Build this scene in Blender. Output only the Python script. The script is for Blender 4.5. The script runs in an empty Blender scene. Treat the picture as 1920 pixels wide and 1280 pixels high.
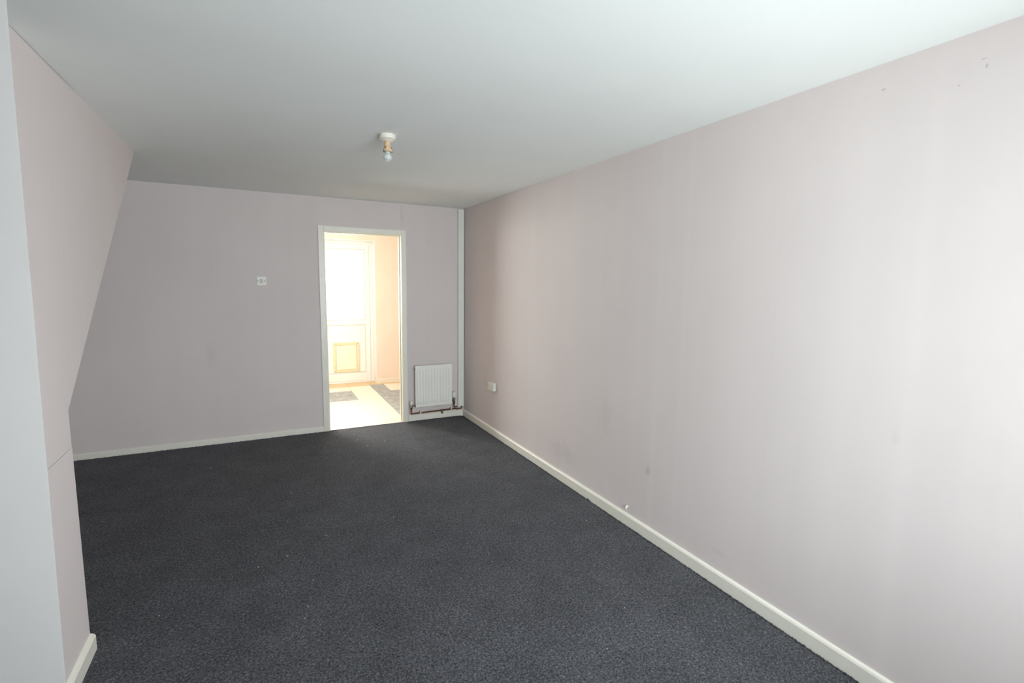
import bpy, bmesh, math, random
from mathutils import Vector, Matrix
random.seed(7)
SC = bpy.context.scene
COL = SC.collection

# ------------------------------------------------------------------ camera
F_PX, YAW, PITCH, ROLL, CAM_Z = 919.0, 0.4725, -0.1191, 0.0138, 1.5751
cam_data = bpy.data.cameras.new('camera')
cam = bpy.data.objects.new('camera', cam_data)
COL.objects.link(cam)
cam_data.sensor_width = 36.0
cam_data.lens = 36.0 * F_PX / 1920.0
cam_data.clip_start = 0.02
fw = Vector((math.sin(YAW) * math.cos(PITCH), math.cos(YAW) * math.cos(PITCH), math.sin(PITCH)))
rt = Vector((math.cos(YAW), -math.sin(YAW), 0))
up = rt.cross(fw)
r2 = rt * math.cos(ROLL) + up * math.sin(ROLL)
u2 = r2.cross(fw)
m = Matrix((r2, u2, -fw)).transposed().to_4x4()
m.translation = Vector((0, 0, CAM_Z))
cam.matrix_world = m
SC.camera = cam

# ------------------------------------------------------------------ world, daylight, exposure
world = bpy.data.worlds.new('sky')
SC.world = world
world.use_nodes = True
bg = world.node_tree.nodes['Background']
bg.inputs['Color'].default_value = (0.86, 0.94, 1.0, 1)
bg.inputs['Strength'].default_value = 5.0
SC.view_settings.view_transform = 'Standard'
SC.view_settings.look = 'None'
SC.view_settings.gamma = 1.0
SC.view_settings.use_curve_mapping = False
SC.view_settings.exposure = 0.0


def area(name, loc, direction, sx, sy, power, color, spread=180):
    d = bpy.data.lights.new(name, 'AREA')
    d.shape = 'RECTANGLE'
    d.size, d.size_y = sx, sy
    d.energy = power
    d.color = color
    d.spread = math.radians(spread)
    o = bpy.data.objects.new(name, d)
    o.location = loc
    o.rotation_euler = Vector(direction).to_track_quat('-Z', 'Y').to_euler()
    COL.objects.link(o)
    return o


# daylight entering through the big front window behind the camera
area('front_window_daylight', (1.12, -0.95, 1.38), (0, 1, 0.03), 1.6, 1.55, 138, (0.885, 0.953, 1.0))
# daylight through the kitchen window and through the glazed back door
area('kitchen_window_daylight', (-0.3, 7.95, 1.6), (0.25, -1, -0.1), 1.3, 1.1, 205, (1.0, 0.965, 0.91))
area('back_door_daylight', (1.1, 8.1, 1.6), (0, -1, -0.5), 0.9, 1.3, 45, (1.0, 0.99, 0.98))


# ------------------------------------------------------------------ materials
def new_mat(name):
    mt = bpy.data.materials.new(name)
    mt.use_nodes = True
    nt = mt.node_tree
    b = nt.nodes['Principled BSDF']
    return mt, nt, b


def N(nt, kind, **kw):
    n = nt.nodes.new(kind)
    for k, v in kw.items():
        setattr(n, k, v)
    return n


def s2l(c):
    return tuple((x / 12.92 if x <= 0.04045 else ((x + 0.055) / 1.055) ** 2.4) for x in (v / 255 for v in c)) + (1,)


def plain(name, rgb, rough=0.5, metal=0.0, var=0.04, scale=30, bump=0.0, spec=0.5):
    mt, nt, b = new_mat(name)
    tc = N(nt, 'ShaderNodeTexCoord')
    nz = N(nt, 'ShaderNodeTexNoise')
    nz.inputs['Scale'].default_value = scale
    nt.links.new(tc.outputs['Object'], nz.inputs['Vector'])
    cr = N(nt, 'ShaderNodeValToRGB')
    c = s2l(rgb)
    cr.color_ramp.elements[0].position = 0.3
    cr.color_ramp.elements[1].position = 0.7
    cr.color_ramp.elements[0].color = tuple(max(0, x * (1 - var)) for x in c[:3]) + (1,)
    cr.color_ramp.elements[1].color = tuple(min(1, x * (1 + var)) for x in c[:3]) + (1,)
    nt.links.new(nz.outputs['Fac'], cr.inputs['Fac'])
    nt.links.new(cr.outputs['Color'], b.inputs['Base Color'])
    b.inputs['Roughness'].default_value = rough
    b.inputs['Metallic'].default_value = metal
    b.inputs['Specular IOR Level'].default_value = spec
    if bump:
        bp = N(nt, 'ShaderNodeBump')
        bp.inputs['Strength'].default_value = bump
        bp.inputs['Distance'].default_value = 0.002
        nt.links.new(nz.outputs['Fac'], bp.inputs['Height'])
        nt.links.new(bp.outputs['Normal'], b.inputs['Normal'])
    return mt


def math_n(nt, op, a, b=None, c=None):
    n = N(nt, 'ShaderNodeMath', operation=op)
    for i, v in enumerate((a, b, c)):
        if v is None:
            continue
        if isinstance(v, (int, float)):
            n.inputs[i].default_value = v
        else:
            nt.links.new(v, n.inputs[i])
    return n.outputs[0]


def wallpaper(name, rgb, along, seam_at=(), marks=(), streak=0.03, blot=0.05):
    """painted lining paper: faint vertical roll seams, streaks, blotches; marks = (u, z, ru, rz, strength)"""
    mt, nt, b = new_mat(name)
    tc = N(nt, 'ShaderNodeTexCoord')
    sp = N(nt, 'ShaderNodeSeparateXYZ')
    nt.links.new(tc.outputs['Object'], sp.inputs[0])
    u = sp.outputs[along]
    z = sp.outputs['Z']
    # vertical streaks
    mp = N(nt, 'ShaderNodeMapping')
    mp.inputs['Scale'].default_value = (5, 5, 0.22)
    nt.links.new(tc.outputs['Object'], mp.inputs['Vector'])
    st = N(nt, 'ShaderNodeTexNoise')
    st.inputs['Scale'].default_value = 1.3
    st.inputs['Detail'].default_value = 4
    nt.links.new(mp.outputs[0], st.inputs['Vector'])
    bl = N(nt, 'ShaderNodeTexNoise')
    bl.inputs['Scale'].default_value = 1.6
    bl.inputs['Detail'].default_value = 5
    nt.links.new(tc.outputs['Object'], bl.inputs['Vector'])
    f = math_n(nt, 'MULTIPLY_ADD', math_n(nt, 'SUBTRACT', st.outputs['Fac'], 0.5), streak * 2, 1.0)
    f = math_n(nt, 'ADD', f, math_n(nt, 'MULTIPLY', math_n(nt, 'SUBTRACT', bl.outputs['Fac'], 0.5), blot * 2))
    for s, w, k in seam_at:
        d = math_n(nt, 'ABSOLUTE', math_n(nt, 'SUBTRACT', u, s))
        mr = N(nt, 'ShaderNodeMapRange', interpolation_type='SMOOTHSTEP')
        nt.links.new(d, mr.inputs[0])
        mr.inputs[1].default_value = 0
        mr.inputs[2].default_value = w
        mr.inputs[3].default_value = k
        mr.inputs[4].default_value = 0
        f = math_n(nt, 'ADD', f, mr.outputs[0])
    fn = N(nt, 'ShaderNodeTexNoise')
    fn.inputs['Scale'].default_value = 14
    fn.inputs['Detail'].default_value = 6
    nt.links.new(tc.outputs['Object'], fn.inputs['Vector'])
    for (mu, mz, ru, rz, k) in marks:
        du = math_n(nt, 'DIVIDE', math_n(nt, 'SUBTRACT', u, mu), ru)
        dz = math_n(nt, 'DIVIDE', math_n(nt, 'SUBTRACT', z, mz), rz)
        d = math_n(nt, 'SQRT', math_n(nt, 'ADD', math_n(nt, 'MULTIPLY', du, du), math_n(nt, 'MULTIPLY', dz, dz)))
        d = math_n(nt, 'ADD', d, math_n(nt, 'MULTIPLY', math_n(nt, 'SUBTRACT', fn.outputs['Fac'], 0.5), 1.6))
        mr = N(nt, 'ShaderNodeMapRange', interpolation_type='SMOOTHSTEP')
        nt.links.new(d, mr.inputs[0])
        mr.inputs[1].default_value = 0.2
        mr.inputs[2].default_value = 1.1
        mr.inputs[3].default_value = -k
        mr.inputs[4].default_value = 0
        f = math_n(nt, 'ADD', f, mr.outputs[0])
    mx = N(nt, 'ShaderNodeMix', data_type='RGBA', blend_type='MULTIPLY')
    mx.inputs['Factor'].default_value = 1
    mx.inputs['A'].default_value = s2l(rgb)
    cb = N(nt, 'ShaderNodeCombineColor')
    for i in range(3):
        nt.links.new(f, cb.inputs[i])
    nt.links.new(cb.outputs[0], mx.inputs['B'])
    nt.links.new(mx.outputs['Result'], b.inputs['Base Color'])
    b.inputs['Roughness'].default_value = 0.75
    b.inputs['Specular IOR Level'].default_value = 0.25
    g = N(nt, 'ShaderNodeTexNoise')
    g.inputs['Scale'].default_value = 160
    g.inputs['Detail'].default_value = 3
    nt.links.new(tc.outputs['Object'], g.inputs['Vector'])
    bp = N(nt, 'ShaderNodeBump')
    bp.inputs['Strength'].default_value = 0.12
    bp.inputs['Distance'].default_value = 0.002
    nt.links.new(g.outputs['Fac'], bp.inputs['Height'])
    nt.links.new(bp.outputs['Normal'], b.inputs['Normal'])
    return mt


def carpet_material():
    mt, nt, b = new_mat('charcoal_carpet')
    tc = N(nt, 'ShaderNodeTexCoord')
    a = N(nt, 'ShaderNodeTexNoise')
    a.inputs['Scale'].default_value = 105
    a.inputs['Detail'].default_value = 8
    a.inputs['Roughness'].default_value = 0.85
    a.inputs['Distortion'].default_value = 0.6
    nt.links.new(tc.outputs['Object'], a.inputs['Vector'])
    tuft = N(nt, 'ShaderNodeTexVoronoi')
    tuft.inputs['Scale'].default_value = 110
    nt.links.new(tc.outputs['Object'], tuft.inputs['Vector'])
    big = N(nt, 'ShaderNodeTexNoise')
    big.inputs['Scale'].default_value = 3.5
    big.inputs['Detail'].default_value = 6
    big.inputs['Roughness'].default_value = 0.65
    nt.links.new(tc.outputs['Object'], big.inputs['Vector'])
    cr = N(nt, 'ShaderNodeValToRGB')
    e = cr.color_ramp.elements
    e[0].position, e[0].color = 0.36, (0.004, 0.0045, 0.006, 1)
    e[1].position, e[1].color = 0.68, (0.30, 0.298, 0.325, 1)
    mid = e.new(0.5)
    mid.color = (0.068, 0.068, 0.077, 1)
    nt.links.new(a.outputs['Fac'], cr.inputs['Fac'])
    f = math_n(nt, 'MULTIPLY_ADD', math_n(nt, 'SUBTRACT', big.outputs['Fac'], 0.5), 0.95, 1.0)
    f = math_n(nt, 'MULTIPLY', f, math_n(nt, 'MULTIPLY_ADD', tuft.outputs['Distance'], -0.3, 1.1))
    cb = N(nt, 'ShaderNodeCombineColor')
    for i in range(3):
        nt.links.new(f, cb.inputs[i])
    mx = N(nt, 'ShaderNodeMix', data_type='RGBA', blend_type='MULTIPLY')
    mx.inputs['Factor'].default_value = 1
    nt.links.new(cr.outputs['Color'], mx.inputs['A'])
    nt.links.new(cb.outputs[0], mx.inputs['B'])
    nt.links.new(mx.outputs['Result'], b.inputs['Base Color'])
    b.inputs['Roughness'].default_value = 0.9
    b.inputs['Specular IOR Level'].default_value = 0.15
    b.inputs['Sheen Weight'].default_value = 0.07
    b.inputs['Sheen Roughness'].default_value = 0.4
    bp = N(nt, 'ShaderNodeBump')
    bp.inputs['Strength'].default_value = 0.5
    bp.inputs['Distance'].default_value = 0.006
    nt.links.new(a.outputs['Fac'], bp.inputs['Height'])
    nt.links.new(bp.outputs['Normal'], b.inputs['Normal'])
    return mt


def glass_material(name):
    mt, nt, b = new_mat(name)
    nt.nodes.remove(b)
    out = nt.nodes['Material Output']
    tr = N(nt, 'ShaderNodeBsdfTransparent')
    tr.inputs[0].default_value = (0.96, 0.98, 0.97, 1)
    gl = N(nt, 'ShaderNodeBsdfGlossy')
    gl.inputs['Roughness'].default_value = 0.03
    fr = N(nt, 'ShaderNodeFresnel')
    fr.inputs['IOR'].default_value = 1.45
    mx = N(nt, 'ShaderNodeMixShader')
    nt.links.new(fr.outputs[0], mx.inputs[0])
    nt.links.new(tr.outputs[0], mx.inputs[1])
    nt.links.new(gl.outputs[0], mx.inputs[2])
    nt.links.new(mx.outputs[0], out.inputs[0])
    return mt


WALL = (221, 210, 208)
M = {}
M['right'] = wallpaper('pale_pink_wallpaper_right', WALL, 'Y',
                       seam_at=[(2.19, 0.05, 0.025), (1.99, 0.03, 0.02), (0.90, 0.05, 0.02), (3.26, 0.012, -0.02),
                                (2.72, 0.012, -0.015), (1.45, 0.010, -0.010)],
                       marks=[(2.65, 0.66, 0.10, 0.16, 0.05), (3.21, 0.24, 0.25, 0.12, 0.06), (2.214, 0.43, 0.022, 0.045, 0.16),
                              (1.66, 0.18, 0.06, 0.02, 0.06), (0.93, 1.02, 0.02, 0.05, 0.05),
                              (1.087, 2.306, 0.010, 0.006, 0.30), (0.86, 2.245, 0.007, 0.005, 0.28),
                              (0.802, 2.307, 0.012, 0.004, 0.22), (0.793, 2.283, 0.004, 0.008, 0.25)])
M['back'] = wallpaper('pale_pink_wallpaper_back', WALL, 'X',
                      seam_at=[(-0.35, 0.012, -0.015), (0.18, 0.012, -0.012), (1.66, 0.012, -0.015)],
                      marks=[(-0.45, 0.88, 0.06, 0.14, 0.05), (1.38, 2.27, 0.03, 0.14, 0.07), (0.2, 0.25, 0.3, 0.08, 0.03)])
M['stair'] = wallpaper('pale_pink_wallpaper_stairs', WALL, 'Y', seam_at=[(3.1, 0.012, -0.02), (2.6, 0.02, 0.015)], marks=())
M['hall'] = plain('cool_white_wall_paint', (202, 198, 197), 0.7, var=0.015, scale=3)
M['ceiling'] = plain('white_ceiling_emulsion', (241, 243, 241), 0.85, var=0.012, scale=2.5, spec=0.2)
M['gloss'] = plain('white_gloss_paint', (238, 233, 222), 0.35, var=0.015, scale=8)
M['gloss_lining'] = plain('cream_aged_gloss_paint', (232, 226, 208), 0.35, var=0.02, scale=8)
M['peach'] = plain('peach_kitchen_wall_paint', (238, 224, 212), 0.6, var=0.02, scale=4)
M['kceil'] = plain('kitchen_ceiling_paint', (240, 234, 226), 0.7, var=0.01, scale=4)
M['upvc'] = plain('white_upvc', (240, 240, 238), 0.3, var=0.008, scale=6)
M['upvc_joint'] = plain('off_white_upvc_gasket', (218, 214, 206), 0.5)  # beads round glass and panel, slightly darker than the white frame
M['pvc_cool'] = plain('cool_white_pvc_boxing', (232, 233, 222), 0.35, var=0.01, scale=6)
M['plastic'] = plain('white_plastic', (230, 225, 219), 0.35, var=0.01)
M['plastic_aged'] = plain('aged_cream_plastic', (226, 214, 196), 0.45, var=0.03)
M['socket'] = plain('off_white_socket_plastic', (226, 224, 212), 0.35, var=0.01)
M['slot'] = plain('dark_slot', (70, 66, 62), 0.6)
M['radiator'] = plain('white_radiator_enamel', (243, 240, 233), 0.3, var=0.008, scale=6)
M['copper'] = plain('tarnished_copper', (128, 84, 64), 0.42, metal=0.75, var=0.35, scale=25)
M['brass'] = plain('dull_brass_fitting', (128, 104, 78), 0.42, metal=0.8, var=0.25, scale=60)
M['steel'] = plain('dull_steel', (150, 150, 150), 0.35, metal=0.9, var=0.1)
M['lampwhite'] = plain('painted_white_ceiling_rose', (232, 226, 214), 0.45, var=0.03, scale=40)
M['holder'] = plain('heat_yellowed_lampholder', (210, 180, 146), 0.45, var=0.14, scale=60)
M['scorch'] = plain('scorched_brown_plastic', (98, 62, 42), 0.55)
M['catframe'] = plain('yellowed_cat_flap_frame', (234, 214, 174), 0.5, var=0.06, scale=18)
M['catflap'] = plain('pale_cream_cat_flap', (244, 234, 212), 0.45, var=0.03, scale=12)
M['tile_cream'] = plain('cream_vinyl_tile', (238, 232, 218), 0.35, var=0.03, scale=9)
M['tile_tan'] = plain('stained_underlit_vinyl_tile', (222, 196, 150), 0.4, var=0.08, scale=12)  # yellow staining and weaker light beside the back door, both put into the colour
M['tile_grey'] = plain('grey_slate_vinyl_tile', (156, 164, 168), 0.42, var=0.28, scale=14)
M['grout'] = plain('floor_screed', (190, 180, 160), 0.8)
M['concrete'] = plain('pale_patio_concrete', (206, 202, 194), 0.9, var=0.08, scale=5)
M['lint'] = plain('pale_lint', (196, 186, 168), 0.9)
M['gap'] = plain('dark_plaster_gap', (92, 86, 82), 0.95)
M['carpet'] = carpet_material()
M['glass'] = glass_material('clear_glass')


def bulb_material():
    mt, nt, b = new_mat('pearl_bulb_glass')
    tc = N(nt, 'ShaderNodeTexCoord')
    nz = N(nt, 'ShaderNodeTexNoise')
    nz.inputs['Scale'].default_value = 8
    nt.links.new(tc.outputs['Object'], nz.inputs['Vector'])
    cr = N(nt, 'ShaderNodeValToRGB')
    cr.color_ramp.elements[0].color = s2l((214, 222, 220))
    cr.color_ramp.elements[1].color = s2l((228, 232, 230))
    nt.links.new(nz.outputs['Fac'], cr.inputs['Fac'])
    nt.links.new(cr.outputs['Color'], b.inputs['Base Color'])
    b.inputs['Roughness'].default_value = 0.12
    b.inputs['Coat Weight'].default_value = 0.6
    b.inputs['Transmission Weight'].default_value = 0.25
    return mt


M['bulb'] = bulb_material()


# ------------------------------------------------------------------ geometry helpers
def add_box(bm, a, b):
    x0, y0, z0 = a
    x1, y1, z1 = b
    v = [bm.verts.new(p) for p in ((x0, y0, z0), (x1, y0, z0), (x1, y1, z0), (x0, y1, z0),
                                   (x0, y0, z1), (x1, y0, z1), (x1, y1, z1), (x0, y1, z1))]
    for f in ((0, 3, 2, 1), (4, 5, 6, 7), (0, 1, 5, 4), (1, 2, 6, 5), (2, 3, 7, 6), (3, 0, 4, 7)):
        bm.faces.new([v[i] for i in f])
    return v


def add_prism(bm, pts, axis, a, b):
    """extrude a 2D outline (other two axes in order) from a to b along axis"""
    def mk(p, t):
        q = list(p)
        q.insert(axis, t)
        return bm.verts.new(q)
    A = [mk(p, a) for p in pts]
    B = [mk(p, b) for p in pts]
    n = len(pts)
    fs = [bm.faces.new(A), bm.faces.new(B[::-1])]
    for i in range(n):
        fs.append(bm.faces.new((A[i], B[i], B[(i + 1) % n], A[(i + 1) % n])))
    bmesh.ops.recalc_face_normals(bm, faces=fs)


def add_lathe(bm, prof, center, axis='Z', seg=28):
    """prof = [(radius, height)...] revolved about the axis"""
    rings = []
    for r, h in prof:
        ring = []
        for i in range(seg):
            t = 2 * math.pi * i / seg
            x, y = r * math.cos(t), r * math.sin(t)
            p = {'Z': (x, y, h), 'Y': (x, h, y), 'X': (h, x, y)}[axis]
            ring.append(bm.verts.new(Vector(p) + Vector(center)))
        rings.append(ring)
    fs = []
    for a, b in zip(rings, rings[1:]):
        for i in range(seg):
            fs.append(bm.faces.new((a[i], a[(i + 1) % seg], b[(i + 1) % seg], b[i])))
    fs.append(bm.faces.new(rings[0]))
    fs.append(bm.faces.new(rings[-1]))
    bmesh.ops.recalc_face_normals(bm, faces=fs)
    for f in fs:
        f.smooth = True


def add_tube(bm, pts, r, seg=14):
    pts = [Vector(p) for p in pts]
    rings = []
    prev = None
    for i, p in enumerate(pts):
        if i == 0:
            t = pts[1] - p
        elif i == len(pts) - 1:
            t = p - pts[-2]
        else:
            t = (pts[i + 1] - p).normalized() + (p - pts[i - 1]).normalized()
        t.normalize()
        ref = prev if prev is not None else (Vector((0, 0, 1)) if abs(t.z) < 0.9 else Vector((1, 0, 0)))
        n = (ref - t * ref.dot(t)).normalized()
        prev = n
        bn = t.cross(n)
        rings.append([bm.verts.new(p + (n * math.cos(2 * math.pi * k / seg) + bn * math.sin(2 * math.pi * k / seg)) * r)
                      for k in range(seg)])
    fs = []
    for a, b in zip(rings, rings[1:]):
        for k in range(seg):
            fs.append(bm.faces.new((a[k], a[(k + 1) % seg], b[(k + 1) % seg], b[k])))
    fs.append(bm.faces.new(rings[0]))
    fs.append(bm.faces.new(rings[-1]))
    bmesh.ops.recalc_face_normals(bm, faces=fs)
    for f in fs:
        f.smooth = True


def bend(pts, r=0.02, n=5):
    """round the inner corners of a poly-line"""
    pts = [Vector(p) for p in pts]
    out = [pts[0]]
    for a, b, c in zip(pts, pts[1:], pts[2:]):
        d1 = (a - b).normalized() * min(r, (a - b).length / 2.01)
        d2 = (c - b).normalized() * min(r, (c - b).length / 2.01)
        for i in range(n + 1):
            t = i / n
            out.append((b + d1) * (1 - t) ** 2 + b * 2 * t * (1 - t) + (b + d2) * t * t)
    out.append(pts[-1])
    return out


def obj(name, bm, mat, parent=None, origin=None, bevel=0.0, seg=2, smooth=False):
    me = bpy.data.meshes.new(name)
    if origin is not None:
        bmesh.ops.translate(bm, vec=-Vector(origin), verts=bm.verts)
    bm.to_mesh(me)
    bm.free()
    me.materials.append(mat)
    o = bpy.data.objects.new(name, me)
    COL.objects.link(o)
    if origin is not None:
        o.location = origin
    if parent is not None:
        o.parent = parent
        if origin is not None:
            o.location = Vector(origin) - wpos(parent)
        else:
            o.location = -wpos(parent)
    if smooth:
        for p in me.polygons:
            p.use_smooth = True
    if bevel:
        b = o.modifiers.new('bevel', 'BEVEL')
        b.width = bevel
        b.segments = seg
        b.limit_method = 'ANGLE'
        b.angle_limit = math.radians(40)
    return o


def wpos(o):
    v = Vector((0, 0, 0))
    while o is not None:
        v += Vector(o.location)
        o = o.parent
    return v


def box(name, a, b, mat, parent=None, bevel=0.0, **kw):
    bm = bmesh.new()
    add_box(bm, a, b)
    return obj(name, bm, mat, parent, bevel=bevel, **kw)


def boxes(name, lst, mat, parent=None, bevel=0.0, **kw):
    bm = bmesh.new()
    for a, b in lst:
        add_box(bm, a, b)
    return obj(name, bm, mat, parent, bevel=bevel, **kw)


def struct(o, label=None):
    o['kind'] = 'structure'
    if label:
        o['label'] = label
    return o


def thing(name, label, cat, loc):
    o = bpy.data.objects.new(name, None)
    o.empty_display_size = 0.05
    COL.objects.link(o)
    o.location = loc
    o['label'] = label
    o['category'] = cat
    return o


def tag(o, label, cat):
    o['label'] = label
    o['category'] = cat
    return o


def empty_struct(name, loc, label=None):
    o = bpy.data.objects.new(name, None)
    COL.objects.link(o)
    o.location = loc
    return struct(o, label)


# ------------------------------------------------------------------ room dimensions
W, D, L, H = 2.091, 5.340, 0.707, 2.400
YF = -0.8        # front wall (behind the camera)
XL = -1.75        # left outer wall
KB, KT = 7.60, 0.18   # kitchen back wall, depth of its reveal
NY = 2.020        # foot of the hall wall's face (it leans back a little towards the ceiling)
NX = -0.645


def ny(z, d=0.145):
    return NY + 0.035 * z + d

DW, DE, DH = 0.557, 1.393, 2.096   # rough opening in the back wall

# floor and ceiling
struct(box('floor', (XL, YF, -0.10), (W, D + 0.004, 0.0), M['carpet']),
       'charcoal speckled carpet covering the empty living room floor')
struct(box('ceiling', (XL, YF, H), (W, D + 0.1, H + 0.12), M['ceiling']), 'flat white living room ceiling')
struct(box('wall_right', (W, YF - 0.1, -0.1), (W + 0.12, D + 0.1, H + 0.12), M['right']),
       'long pale pink right wall with faint scuffs and paper seams')
struct(box('wall_left', (XL - 0.12, YF - 0.1, -0.1), (XL, D + 0.1, H + 0.12), M['back']))
bm = bmesh.new()
add_box(bm, (XL, D, -0.1), (DW, D + 0.08, H))
add_box(bm, (DE, D, -0.1), (W, D + 0.08, H))
add_box(bm, (DW, D, DH), (DE, D + 0.08, H))
struct(obj('wall_back', bm, M['back']), 'pale pink back wall with the kitchen doorway in it')

# front wall with its window
wx0, wx1, wz0, wz1 = 0.25, 1.98, 0.55, 2.20
struct(boxes('wall_front', [((XL, YF - 0.12, -0.1), (wx0, YF, H)), ((wx1, YF - 0.12, -0.1), (W, YF, H)),
                            ((wx0, YF - 0.12, -0.1), (wx1, YF, wz0)), ((wx0, YF - 0.12, wz1), (wx1, YF, H))], M['right']))
w1 = empty_struct('window_1', ((wx0 + wx1) / 2, YF - 0.1, wz0))
fr = [((wx0, YF - 0.10, wz0), (wx1, YF - 0.04, wz0 + 0.05)), ((wx0, YF - 0.10, wz1 - 0.05), (wx1, YF - 0.04, wz1)),
      ((wx0, YF - 0.10, wz0 + 0.05), (wx0 + 0.05, YF - 0.04, wz1 - 0.05)), ((wx1 - 0.05, YF - 0.10, wz0 + 0.05), (wx1, YF - 0.04, wz1 - 0.05))]
boxes('window_frame', fr, M['upvc'], w1)
for k in (1, 2):
    xm = wx0 + (wx1 - wx0) * k / 3
    box('mullion', (xm - 0.03, YF - 0.10, wz0 + 0.05), (xm + 0.03, YF - 0.04, wz1 - 0.05), M['upvc'], w1)
for k in range(3):
    xa = wx0 + (wx1 - wx0) * k / 3 + 0.03
    xb = wx0 + (wx1 - wx0) * (k + 1) / 3 - 0.03
    box('pane', (xa, YF - 0.073, wz0 + 0.05), (xb, YF - 0.069, wz1 - 0.05), M['glass'], w1)
box('window_sill', (wx0, YF - 0.04, wz0), (wx1, YF + 0.06, wz0 + 0.025), M['gloss'], w1)

# hall wall: the pale strip at the left edge of the picture, its end proud of the stair side
bm = bmesh.new()
foot, head = [[bm.verts.new((x, ny(z, d), z)) for x, d in ((XL, 0), (NX, 0), (-L - 0.004, 0.17), (-L - 0.05, 0.17), (XL, 0.12))] for z in (0, H)]
bm.faces.new(foot)
bm.faces.new(head[::-1])
for k in range(5):
    bm.faces.new((foot[k], head[k], head[(k + 1) % 5], foot[(k + 1) % 5]))
bmesh.ops.recalc_face_normals(bm, faces=bm.faces)
struct(obj('wall_hall', bm, M['hall'], bevel=0.001),
       'pale grey-white wall end nearest the camera at far left')

# stair side: boxed staircase, underside rising towards the back
S0, SZ, S1 = 2.507, 1.045, 4.124
bm = bmesh.new()
CK = 0.890        # crack between the lower panel and the upper board
add_prism(bm, [(ny(CK), CK + 0.0004), (S0, CK + 0.0014), (S0, SZ), (S1, H), (2.95, H), (2.93, H - 0.004), (ny(H), H - 0.004)], 0, -L - 0.10, -L)
upper = obj('wall_stairs', bm, M['stair'])
struct(upper, 'boxed-in pale pink staircase side, its underside sloping up to the ceiling')
bm = bmesh.new()
add_prism(bm, [(ny(0), 0), (S0, 0), (S0, CK), (ny(CK), CK - 0.001)], 0, -L - 0.10, -L + 0.001)
obj('lower_panel', bm, M['stair'], upper)
bm = bmesh.new()
add_prism(bm, [(ny(0, 0.16), 0.02), (S0 - 0.02, 0.02), (S0 - 0.02, SZ), (S1 - 0.02, H), (ny(H, 0.16), H)], 0, -L - 0.02, -L - 0.006)
obj('backing_board', bm, M['gap'], upper)
# the underside of the stairs and the cupboard front beneath their lowest treads
bm = bmesh.new()
add_prism(bm, [(S0, 0), (S0, SZ), (S1, H), (S1 - 0.12, H), (S0 - 0.06, SZ + 0.02), (S0 - 0.06, 0)], 0, XL, -L - 0.10)
obj('stair_underside', bm, M['stair'], upper)

# skirting boards
SK = [(0, 0), (0.015, 0), (0.015, 0.063), (0.011, 0.069), (0.0, 0.075)]
bm = bmesh.new()
add_prism(bm, [(W - x, z) for x, z in [(0, 0), (0.016, 0), (0.016, 0.066), (0.012, 0.074), (0.0, 0.079)]], 1, YF, D)
struct(obj('baseboard_right', bm, M['gloss']), 'white skirting board along the foot of the right wall')
bm = bmesh.new()
add_prism(bm, [(D - y, z) for y, z in [(0, 0), (0.015, 0), (0.015, 0.046), (0.011, 0.052), (0.0, 0.056)]], 0, XL, 0.526)
struct(obj('baseboard_back', bm, M['gloss']), 'white skirting board on the back wall left of the doorway')
bm = bmesh.new()
add_prism(bm, [(D - y, z) for y, z in [(0, 0), (0.015, 0), (0.015, 0.068), (0.011, 0.074), (0.0, 0.078)]], 0, 1.421, W - 0.016)
struct(obj('trim_1', bm, M['gloss']), 'short white skirting board under the radiator')
bm = bmesh.new()
add_prism(bm, [(-L + x, z) for x, z in [(0, 0), (0.019, 0), (0.019, 0.062), (0.014, 0.070), (0.001, 0.076)]], 1, NY + 0.135, S0 + 0.002)
struct(obj('baseboard_stairs', bm, M['gloss']), 'short white skirting board at the foot of the stair side')

# doorway: lining, stops, architraves
dl = empty_struct('door_1', (0.975, D + 0.05, 0), 'white painted doorway frame open to the bright kitchen')
YL0, YL1 = D - 0.004, D + 0.104
box('jamb', (0.557, YL0, 0), (0.587, YL1, 2.066), M['gloss_lining'], dl, bevel=0.001)
box('jamb', (1.363, YL0, 0), (1.393, YL1, 2.066), M['gloss_lining'], dl, bevel=0.001)
box('head_lining', (0.557, YL0, 2.066), (1.393, YL1, 2.096), M['gloss_lining'], dl, bevel=0.001)
box('door_stop', (0.587, D + 0.045, 0), (0.598, D + 0.075, 2.055), M['gloss_lining'], dl)
box('door_stop', (1.352, D + 0.045, 0), (1.363, D + 0.075, 2.055), M['gloss_lining'], dl)
box('door_stop', (0.587, D + 0.045, 2.055), (1.363, D + 0.075, 2.066), M['gloss_lining'], dl)


def arch(pts_face, axis, a, b):
    bm = bmesh.new()
    add_prism(bm, pts_face, axis, a, b)
    return obj('architrave', bm, M['gloss'], dl, bevel=0.0015)


arch([(0.527, D), (0.527, D - 0.012), (0.532, D - 0.015), (0.580, D - 0.015), (0.584, D - 0.011), (0.584, D)], 2, 0, 2.120)
arch([(1.366, D), (1.366, D - 0.011), (1.370, D - 0.015), (1.415, D - 0.015), (1.420, D - 0.012), (1.420, D)], 2, 0, 2.120)
bm = bmesh.new()
add_prism(bm, [(D, 2.069), (D - 0.011, 2.069), (D - 0.0148, 2.073), (D - 0.0148, 2.115), (D - 0.012, 2.1198), (D, 2.1198)], 0, 0.584, 1.366)
obj('architrave', bm, M['gloss'], dl)
# worn latch plate scar on the left architrave
box('filler_patch', (0.542, D - 0.0158, 1.60), (0.560, D - 0.015, 1.65), M['plastic'], dl)

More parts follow.
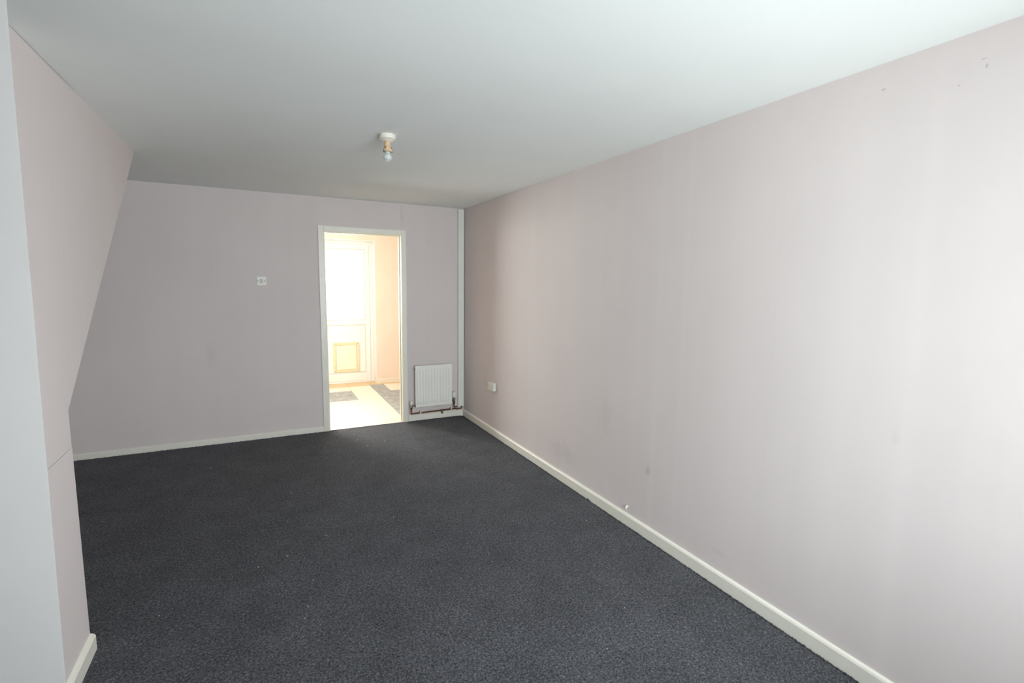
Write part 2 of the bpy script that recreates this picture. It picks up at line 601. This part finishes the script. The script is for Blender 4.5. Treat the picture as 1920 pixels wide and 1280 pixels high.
# ------------------------------------------------------------------ kitchen beyond
KX0 = -1.05
KW = W
fl = struct(box('floor_kitchen', (KX0, D + 0.004, -0.10), (KW, KB + KT + 0.25, -0.006), M['grout']), 'kitchen floor of cream and grey tiles')
struct(box('ceiling_kitchen', (KX0, D + 0.1, H), (KW, KB + 0.3, H + 0.12), M['kceil']))
struct(box('wall_kitchen_right', (KW, D + 0.1, -0.1), (KW + 0.12, KB + 0.3, H + 0.12), M['peach']))
struct(box('wall_kitchen_left', (KX0 - 0.12, D + 0.08, -0.1), (KX0, KB + 0.3, H + 0.12), M['peach']))
bm = bmesh.new()
for a, b in (((KX0, D + 0.08, -0.005), (DW, D + 0.1, H)), ((DE, D + 0.08, -0.005), (W, D + 0.1, H)), ((DW, D + 0.08, DH), (DE, D + 0.1, H))):
    add_box(bm, a, b)
struct(obj('wall_kitchen_front', bm, M['peach']))
# back wall with door opening and a window to its left
ox0, ox1, oz = 0.64, 1.545, 2.170
kx0, kx1, kz0, kz1 = -0.95, 0.35, 1.0, 2.15
Y2 = KB + 0.25
kb = struct(boxes('wall_kitchen_back', [((ox1, KB, 0), (KW, Y2, H)), ((ox0, KB, oz), (ox1, Y2, H)), ((kx1, KB, 0), (ox0, Y2, H)),
                                        ((KX0, KB, 0), (kx0, Y2, H)), ((kx0, KB, 0), (kx1, Y2, kz0)), ((kx0, KB, kz1), (kx1, Y2, H))], M['peach']),
            'peach kitchen wall around the back door')
boxes('door_reveal', [((ox1 - 0.006, KB - 0.002, 0), (ox1 + 0.0, KB + KT, oz)), ((ox0, KB - 0.002, 0), (ox0 + 0.006, KB + KT, oz)),
                      ((ox0 + 0.006, KB - 0.002, oz - 0.006), (ox1 - 0.006, KB + KT, oz))], M['upvc'], kb)
bm = bmesh.new()
add_prism(bm, [(KB, 0), (KB - 0.014, 0), (KB - 0.014, 0.058), (KB - 0.008, 0.066), (KB, 0.070)], 0, ox1 + 0.002, KW)
struct(obj('baseboard_kitchen', bm, M['gloss']), 'white kitchen skirting board right of the back door')
w2 = empty_struct('window_2', ((kx0 + kx1) / 2, Y2 - 0.06, kz0))
boxes('window_frame', [((kx0, Y2 - 0.08, kz0), (kx1, Y2 - 0.02, kz0 + 0.05)), ((kx0, Y2 - 0.08, kz1 - 0.05), (kx1, Y2 - 0.02, kz1)),
                       ((kx0, Y2 - 0.08, kz0 + 0.05), (kx0 + 0.05, Y2 - 0.02, kz1 - 0.05)),
                       ((kx1 - 0.05, Y2 - 0.08, kz0 + 0.05), (kx1, Y2 - 0.02, kz1 - 0.05))], M['upvc'], w2)
box('pane', (kx0 + 0.05, Y2 - 0.052, kz0 + 0.05), (kx1 - 0.05, Y2 - 0.048, kz1 - 0.05), M['glass'], w2)

# kitchen tiles, one by one
tiles = []
xs = [-1.05, -0.7, -0.4, -0.1, 0.2, 0.5, 0.8, 1.1, 1.41]
ys = [5.345, 5.72, 6.02, 6.32, 6.615, 6.91, 7.205, 7.48, 7.78]
for i in range(len(xs) - 1):
    for j in range(len(ys) - 1):
        c = 'tile_cream'
        if 0.49 < xs[i] < 1.05 and 6.6 < ys[j] < 7.1:
            c = 'tile_grey'
        if j == len(ys) - 2:
            c = 'tile_tan'
            if xs[i] < 0.5 or xs[i + 1] > 1.5:
                if xs[i] < 0.5:
                    tiles.append((xs[i], xs[i + 1], ys[j], KB, 'tile_cream'))
                    continue
        tiles.append((xs[i], xs[i + 1], ys[j], ys[j + 1], c))
xr = [1.41, 1.62, 1.85, 2.091]
yr = [5.345, 5.75, 6.07, 6.39, 6.71, 7.02, 7.505, 7.60]
for i in range(3):
    for j in range(len(yr) - 1):
        c = 'tile_grey'
        if j == 5 and i >= 1:
            c = 'tile_cream'
        if j == 6:
            c = 'tile_tan'
        tiles.append((xr[i], xr[i + 1], yr[j], yr[j + 1], c))
tiles.append((1.41, 1.539, 7.60, 7.78, 'tile_tan'))
G = 0.0012
for (xa, xb, ya, yb, c) in tiles:
    # clip the row that runs into the door reveal
    if yb > 7.7:
        xa = max(xa, 0.646)
        if xb <= xa + 0.01:
            continue
    box('tile', (xa + G, ya + G, -0.006), (xb - G, yb - G, 0.001 + random.uniform(-0.0004, 0.0004)), M[c], fl)
for (xa, xb, xc) in ((0.5, 0.646, 0),):
    box('tile', (xa + G, 7.48 + G, -0.006), (xb - G, 7.60 - G, 0.001), M['tile_tan'], fl)

# half-glazed back door with its cat flap
d2 = empty_struct('door_2', (1.09, KB + KT, 0), 'white half-glazed plastic back door with a cream pet flap in its lower panel')
Y0 = KB + KT - 0.008   # inner face of the fixed frame 7.772


def rect_frame(name, x0, x1, z0, z1, w, y0, y1, mat, parent, bottom=True, bevel=0.003, wb=None):
    wb = w if wb is None else wb
    lst = [((x0, y0, z0), (x0 + w, y1, z1)), ((x1 - w, y0, z0), (x1, y1, z1)), ((x0 + w, y0, z1 - w), (x1 - w, y1, z1))]
    if bottom:
        lst.append(((x0 + w, y0, z0), (x1 - w, y1, z0 + wb)))
    return boxes(name, lst, mat, parent, bevel=bevel)


rect_frame('door_frame', ox0 + 0.006, ox1 - 0.006, 0.002, oz - 0.006, 0.045, Y0, Y0 + 0.07, M['upvc'], d2, wb=0.03)
sx0, sx1, sz0, sz1 = ox0 + 0.053, ox1 - 0.053, 0.034, oz - 0.053
rect_frame('door_leaf', sx0, sx1, sz0, sz1, 0.068, Y0 + 0.006, Y0 + 0.062, M['upvc'], d2, bevel=0.004, wb=0.12)
gx0, gx1 = sx0 + 0.068, sx1 - 0.068
box('mid_rail', (gx0, Y0 + 0.006, 0.905), (gx1, Y0 + 0.062, 0.975), M['upvc'], d2, bevel=0.004)
rect_frame('glazing_bead', gx0, gx1, 0.975, sz1 - 0.068, 0.014, Y0 + 0.012, Y0 + 0.03, M['upvc_joint'], d2, bevel=0.002)
box('pane', (gx0 + 0.002, Y0 + 0.034, 0.977), (gx1 - 0.002, Y0 + 0.040, sz1 - 0.070), M['glass'], d2)
rect_frame('panel_bead', gx0, gx1, 0.154, 0.905, 0.014, Y0 + 0.012, Y0 + 0.03, M['upvc_joint'], d2, bevel=0.002)
box('lower_panel', (gx0 + 0.002, Y0 + 0.022, 0.156), (gx1 - 0.002, Y0 + 0.045, 0.903), M['upvc'], d2)
cf = rect_frame('cat_flap', 0.938, 1.318, 0.176, 0.632, 0.038, Y0 + 0.004, Y0 + 0.0225, M['catframe'], d2, bevel=0.004)
cf['label'] = 'cream pet flap set in the white door panel'
box('flap', (0.979, Y0 + 0.012, 0.217), (1.277, Y0 + 0.021, 0.592), M['catflap'], cf, bevel=0.004)
box('flap_latch', (1.09, Y0 + 0.002, 0.196), (1.17, Y0 + 0.006, 0.210), M['catframe'], cf, bevel=0.001)
bm = bmesh.new()
for px, pz in ((0.957, 0.195), (1.299, 0.195), (0.957, 0.613), (1.299, 0.613)):
    add_lathe(bm, [(0.005, 0), (0.005, 0.002)], (px, Y0 + 0.002, pz), 'Y', 10)
obj('flap_screws', bm, M['brass'], cf)
bm = bmesh.new()
add_tube(bm, bend([(sx0 + 0.034, Y0 + 0.004, 1.05), (sx0 + 0.034, Y0 - 0.04, 1.05), (sx0 + 0.15, Y0 - 0.04, 1.05)], 0.012), 0.008, 12)
add_box(bm, (sx0 + 0.018, Y0 - 0.003, 0.94), (sx0 + 0.050, Y0 + 0.0065, 1.14))
obj('door_handle', bm, M['upvc'], d2)

# ground outside
struct(box('ground_back', (-6, KB + 0.34, -0.25), (8, 18, -0.12), M['concrete']))
struct(box('ground_front', (-6, -12, -0.25), (8, YF - 0.2, -0.12), M['concrete']))

# ------------------------------------------------------------------ ceiling light
lx, ly = 0.676, 2.914
cl = thing('ceiling_light', 'bare bulb in a yellowed lampholder on a round white ceiling rose', 'light', (lx, ly, H))
bm = bmesh.new()
add_lathe(bm, [(0.0445, 0), (0.045, -0.001), (0.0460, -0.0015), (0.0465, -0.011), (0.0455, -0.0115), (0.0465, -0.012), (0.0460, -0.0225), (0.0450, -0.0238), (0.0440, -0.0242), (0.0270, -0.0358), (0.0255, -0.0366), (0.021, -0.0385), (0.019, -0.039)], (lx, ly, H), 'Z', 40)
rose = obj('ceiling_rose', bm, M['lampwhite'], cl)
rose['label'] = 'round off-white ceiling rose'
bm = bmesh.new()
add_lathe(bm, [(0.003, 0), (0.003, 0.016)], (lx + 0.022, ly - 0.041, H - 0.019), 'Z', 8)
obj('paint_drip', bm, M['lampwhite'], rose)
bm = bmesh.new()
add_lathe(bm, [(0.017, -0.037), (0.018, -0.040), (0.018, -0.052), (0.0195, -0.062), (0.023, -0.080), (0.0255, -0.090), (0.0255, -0.094), (0.022, -0.094), (0.019, -0.085), (0.006, -0.083)], (lx, ly, H), 'Z', 36)
hold = obj('lamp_holder', bm, M['holder'], cl)
hold['label'] = 'heat-yellowed bayonet lampholder'
for a in (-2.35, -0.65, 0.9, 2.4):
    r = 0.0212
    c = Vector((lx + r * math.cos(a), ly + r * math.sin(a), H - 0.073))
    bm = bmesh.new()
    add_lathe(bm, [(0.0004, 0.005), (0.003, 0.004), (0.0036, 0), (0.003, -0.004), (0.0004, -0.005)], c, 'Z', 8)
    obj('pin_slot', bm, M['scorch'], hold)
for a in (-2.75, -0.35, 1.6):
    r = 0.0248
    c = Vector((lx + r * math.cos(a), ly + r * math.sin(a), H - 0.0925))
    bm = bmesh.new()
    add_lathe(bm, [(0.0004, 0.003), (0.0035, 0.002), (0.004, -0.001), (0.003, -0.004), (0.0004, -0.005)], c, 'Z', 8)
    obj('scorch_mark', bm, M['scorch'], hold)
bm = bmesh.new()
prof = [(0.013, -0.082), (0.0140, -0.096), (0.0150, -0.1015)]
for i in range(13):
    t = math.radians(40 + (180 - 40) * i / 12)
    prof.append((max(0.0235 * math.sin(t), 0.0004), -0.1235 + 0.0235 * math.cos(t)))
add_lathe(bm, prof, (lx, ly, H), 'Z', 36)
b = obj('bulb', bm, M['bulb'], cl)
b['label'] = 'small round pearl glass bulb, unlit'

# ------------------------------------------------------------------ light switch on the back wall
sxc, szc = 0.006, 1.559
sw = thing('light_switch', 'square white single light switch on the back wall left of the doorway', 'switch', (sxc, D, szc))
pl = box('switch_plate', (sxc - 0.043, D - 0.010, szc - 0.043), (sxc + 0.043, D, szc + 0.043), M['plastic'], sw, bevel=0.003, seg=3)
box('rocker', (sxc - 0.007, D - 0.0145, szc - 0.013), (sxc + 0.007, D - 0.009, szc + 0.013), M['plastic_aged'], sw, bevel=0.002)
box('rocker_surround', (sxc - 0.009, D - 0.0108, szc - 0.0155), (sxc + 0.009, D - 0.0095, szc + 0.0155), M['slot'], sw)
for s in (-1, 1):
    bm = bmesh.new()
    add_lathe(bm, [(0.0038, 0), (0.0038, 0.0015)], (sxc + s * 0.030, D - 0.0112, szc + 0.001), 'Y', 14)
    obj('screw', bm, M['slot'], sw)

# ------------------------------------------------------------------ double socket on the right wall
yc, zc = 4.505, 0.516
so = thing('double_socket', 'white double power socket low on the right wall near the radiator corner', 'socket', (W, yc, zc))
box('back_box', (W - 0.024, yc - 0.071, zc - 0.041), (W, yc + 0.071, zc + 0.041), M['socket'], so, bevel=0.003)
fp = box('face_plate', (W - 0.032, yc - 0.073, zc - 0.043), (W - 0.024, yc + 0.073, zc + 0.043), M['socket'], so, bevel=0.003, seg=3)
for s in (-1, 1):
    cy = yc + s * 0.035
    bm = bmesh.new()
    add_box(bm, (W - 0.0326, cy - 0.002, zc - 0.002), (W - 0.0318, cy + 0.002, zc + 0.007))
    add_box(bm, (W - 0.0326, cy - 0.014, zc - 0.021), (W - 0.0318, cy - 0.007, zc - 0.017))
    add_box(bm, (W - 0.0326, cy + 0.007, zc - 0.021), (W - 0.0318, cy + 0.014, zc - 0.017))
    obj('pin_holes', bm, M['slot'], so)
    box('switch_rocker', (W - 0.036, cy - 0.006, zc + 0.016), (W - 0.031, cy + 0.006, zc + 0.033), M['plastic'], so, bevel=0.0015)
for s in (-1, 1):
    bm = bmesh.new()
    add_lathe(bm, [(0.0032, 0), (0.0032, 0.001)], (W - 0.0328, yc + s * 0.060, zc), 'X', 12)
    obj('screw', bm, M['slot'], so)

# ------------------------------------------------------------------ pipe boxing in the corner
bx = tag(box('pipe_boxing', (2.013, D - 0.035, 0.117), (2.083, D, 2.384), M['pvc_cool'], bevel=0.002),
         'tall narrow white plastic pipe boxing in the corner beside the radiator', 'pipe boxing')
box('end_cap', (2.0115, D - 0.0365, 2.352), (2.0845, D, 2.380), M['pvc_cool'], bx, bevel=0.002)

# ------------------------------------------------------------------ radiator
RX0, RX1, RZ0, RZ1, RY = 1.492, 1.922, 0.168, 0.642, D - 0.080
ra = thing('radiator', 'small white ribbed panel radiator with copper pipes, right of the doorway', 'radiator', ((RX0 + RX1) / 2, D - 0.06, RZ0))
bm = bmesh.new()
nr = 12
wd = RX1 - RX0
mx_ = 0.012
pitch = (wd - 2 * mx_) / nr
xs_ = [(0, 0), (0.004, 0)]
xs_ = [(0.0, 0)]
for i in range(nr):
    b0 = mx_ + i * pitch
    xs_ += [(b0 + pitch * 0.06, 0), (b0 + pitch * 0.2, 1), (b0 + pitch * 0.56, 1), (b0 + pitch * 0.70, 0)]
xs_.append((wd, 0))
zs_ = [(0.0, 0, 0.004), (0.004, 0, 0), (0.035, 0, 0), (0.047, 0.6, 0), (0.058, 1, 0), (0.416, 1, 0), (0.427, 0.6, 0), (0.439, 0, 0), (0.468, 0, 0), (0.474, 0, 0.004)]
grid = []
for z, k, rb in zs_:
    grid.append([bm.verts.new((RX0 + x, RY + 0.0075 - 0.0065 * d * k + rb, RZ0 + z)) for x, d in xs_])
fs = []
for r0, r1 in zip(grid, grid[1:]):
    for i in range(len(r0) - 1):
        fs.append(bm.faces.new((r0[i], r0[i + 1], r1[i + 1], r1[i])))
# back of the front panel
bk = [[bm.verts.new((x, RY + 0.022, z)) for x in (RX0, RX1)] for z in (RZ0, RZ1)]
fs.append(bm.faces.new((bk[0][0], bk[1][0], bk[1][1], bk[0][1])))
fs.append(bm.faces.new(grid[0][::-1] + [bk[0][0], bk[0][1]]))
fs.append(bm.faces.new(grid[-1] + [bk[1][1], bk[1][0]]))
fs.append(bm.faces.new([g[0] for g in grid] + [bk[1][0], bk[0][0]]))
fs.append(bm.faces.new([g[-1] for g in grid][::-1] + [bk[0][1], bk[1][1]]))
bmesh.ops.recalc_face_normals(bm, faces=fs)
obj('front_panel', bm, M['radiator'], ra)
bm = bmesh.new()
for i in range(nr + 1):
    xx = RX0 + 0.02 + i * (wd - 0.04) / nr
    add_box(bm, (xx - 0.0008, RY + 0.022, RZ0 + 0.05), (xx + 0.0008, RY + 0.047, RZ1 - 0.035))
fin = obj('convector_fins', bm, M['radiator'], ra)
for nm, xa, xb in (('end_panel', RX0 + 0.001, RX0 + 0.010), ('end_panel', RX1 - 0.010, RX1 - 0.001)):
    box(nm, (xa, RY + 0.022, RZ0 + 0.012), (xb, RY + 0.036, RZ1 - 0.012), M['radiator'], ra)
for xx in (RX0 + 0.09, RX1 - 0.09):
    box('bracket', (xx - 0.012, RY + 0.047, RZ0 + 0.03), (xx + 0.012, D, RZ1 - 0.05), M['steel'], ra)
bm = bmesh.new()
add_lathe(bm, [(0.008, 0), (0.008, -0.010), (0.004, -0.010), (0.004, -0.014)], (RX0, RY + 0.018, RZ1 - 0.035), 'X', 12)
obj('bleed_valve', bm, M['steel'], ra)

# lockshield valve on the left
VY = RY + 0.022
vx = 1.447
bm = bmesh.new()
add_tube(bm, [(vx, VY, 0.190), (RX0 + 0.004, VY, 0.190)], 0.0085)
add_tube(bm, [(vx, VY, 0.150), (vx, VY, 0.208)], 0.0105)
lv = obj('lockshield_valve', bm, M['brass'], ra)
bm = bmesh.new()
add_lathe(bm, [(0.0115, 0.196), (0.0145, 0.199), (0.0145, 0.236), (0.012, 0.243), (0.004, 0.245)], (vx, VY, 0), 'Z', 20)
c_ = obj('valve_cap', bm, M['plastic'], lv)
bm = bmesh.new()
add_lathe(bm, [(0.0135, 0.168), (0.0150, 0.170), (0.0150, 0.183), (0.0135, 0.185)], (vx, VY, 0), 'Z', 6)
obj('valve_nut', bm, M['steel'], lv)

# thermostatic valve on the right
tx = 1.952
bm = bmesh.new()
add_tube(bm, [(RX1 - 0.004, VY, 0.205), (tx, VY, 0.205)], 0.0085)
add_tube(bm, [(tx, VY, 0.168), (tx, VY, 0.232)], 0.0115)
tv = obj('thermostatic_valve', bm, M['brass'], ra)
bm = bmesh.new()
add_lathe(bm, [(0.014, 0.222), (0.018, 0.226), (0.018, 0.236), (0.015, 0.240)], (tx, VY, 0), 'Z', 20)
obj('valve_nut', bm, M['steel'], tv)
bm = bmesh.new()
add_lathe(bm, [(0.015, 0.238), (0.021, 0.243), (0.0225, 0.262), (0.0215, 0.300), (0.017, 0.309), (0.006, 0.311)], (tx, VY, 0), 'Z', 24)
h_ = obj('valve_head', bm, M['plastic'], tv)
h_['label'] = 'white thermostatic valve head'

# copper pipework under the radiator, clipped above the skirting
bm = bmesh.new()
PY = D - 0.030
add_tube(bm, bend([(vx, VY, 0.152), (vx, VY, 0.096), (vx + 0.012, PY, 0.092), (1.70, PY, 0.096), (1.99, PY, 0.100)], 0.012), 0.0078)
obj('lower_pipe', bm, M['copper'], ra)
bm = bmesh.new()
add_tube(bm, bend([(tx, VY, 0.170), (tx, VY, 0.128), (tx + 0.035, PY - 0.004, 0.120), (2.000, PY - 0.004, 0.120)], 0.014), 0.0078)
obj('upper_pipe', bm, M['copper'], ra)
bm = bmesh.new()
add_tube(bm, bend([(1.985, PY - 0.018, 0.098), (2.052, PY - 0.018, 0.100), (2.052, PY - 0.018, 0.128)], 0.012), 0.0090)
obj('corner_elbow', bm, M['copper'], ra)
bm = bmesh.new()
add_tube(bm, [(1.793, PY, 0.0975), (1.843, PY, 0.0975)], 0.0105)
add_tube(bm, [(1.818, PY, 0.0975), (1.818, PY, 0.062)], 0.0095)
add_tube(bm, [(1.818, PY - 0.0, 0.074), (1.818, PY - 0.0, 0.060)], 0.0115, 6)
obj('drain_tee', bm, M['brass'], ra)
for px, pz in ((1.556, 0.0935), (1.925, 0.099)):
    bm = bmesh.new()
    add_box(bm, (px - 0.007, PY - 0.011, pz - 0.012), (px + 0.007, PY + 0.030, pz + 0.012))
    add_box(bm, (px - 0.005, PY - 0.011, pz + 0.010), (px + 0.005, PY - 0.004, pz + 0.030))
    obj('pipe_clip', bm, M['plastic_aged'], ra, bevel=0.002)

# ------------------------------------------------------------------ cable stub low on the right wall
ay, az = 2.385, 0.124
ca = thing('cable_stub', 'cut end of a white cable poking out above the right skirting board', 'cable', (W, ay, az))
bm = bmesh.new()
add_tube(bm, bend([(W + 0.004, ay + 0.004, az + 0.002), (W - 0.013, ay, az + 0.004), (W - 0.018, ay - 0.004, az - 0.010)], 0.008), 0.0062, 12)
obj('cable_end', bm, M['plastic'], ca)
bm = bmesh.new()
add_lathe(bm, [(0.013, 0), (0.010, -0.0018), (0.0065, -0.002)], (W, ay + 0.006, az), 'X', 12)
obj('brownish_disc', bm, M['holder'], ca)  # brownish disc on the wall around the cable

# ------------------------------------------------------------------ carpet crumbs and ragged pile along the skirtings
bm = bmesh.new()
for i in range(46):
    x, y = random.uniform(-0.5, 1.95), random.uniform(0.8, 5.2)
    s = random.uniform(0.0012, 0.0028)
    a = random.uniform(0, 3.14)
    c, sn = math.cos(a), math.sin(a)
    vs = add_box(bm, (-s * 1.8, -s, 0), (s * 1.8, s, s))
    for v in vs:
        v.co = Vector((x + v.co.x * c - v.co.y * sn, y + v.co.x * sn + v.co.y * c, v.co.z + 0.0005))
li = obj('lint', bm, M['lint'])
li['kind'] = 'stuff'
tag(li, 'tiny pale specks of lint scattered over the charcoal carpet', 'lint')

bm = bmesh.new()


def tuft(x, y, h, r, lean):
    a = [bm.verts.new((x + r * math.cos(t), y + r * math.sin(t), 0.0)) for t in (0.3, 2.4, 4.5)]
    t = bm.verts.new((x + lean[0], y + lean[1], h))
    for i in range(3):
        bm.faces.new((a[i], a[(i + 1) % 3], t))


for i in range(2600):
    y = random.uniform(0.5, 5.3)
    tuft(W - 0.018 - random.random() * 0.008, y, random.uniform(0.003, 0.009), 0.003, (random.uniform(-.002, .003), random.uniform(-.004, .004)))
for i in range(1500):
    x = random.choice((random.uniform(XL, 0.52), random.uniform(1.42, 2.05)))
    tuft(x, D - 0.018 - random.random() * 0.008, random.uniform(0.003, 0.009), 0.003, (random.uniform(-.004, .004), random.uniform(-.002, .003)))
for i in range(500):
    tuft(random.uniform(0.59, 1.36), D - 0.004 - random.random() * 0.008, random.uniform(0.003, 0.007), 0.003, (random.uniform(-.004, .004), 0))
for k in range(14):   # one pulled thread beside the skirting
    tuft(W - 0.020 - random.random() * 0.006, 2.79 + random.uniform(-.012, .012), random.uniform(0.012, 0.02), 0.003, (0.001, random.uniform(-.006, .006)))
cpile = obj('carpet_edge_pile', bm, M['carpet'])
cpile['kind'] = 'stuff'
tag(cpile, 'ragged charcoal carpet pile along the skirting edges', 'carpet')
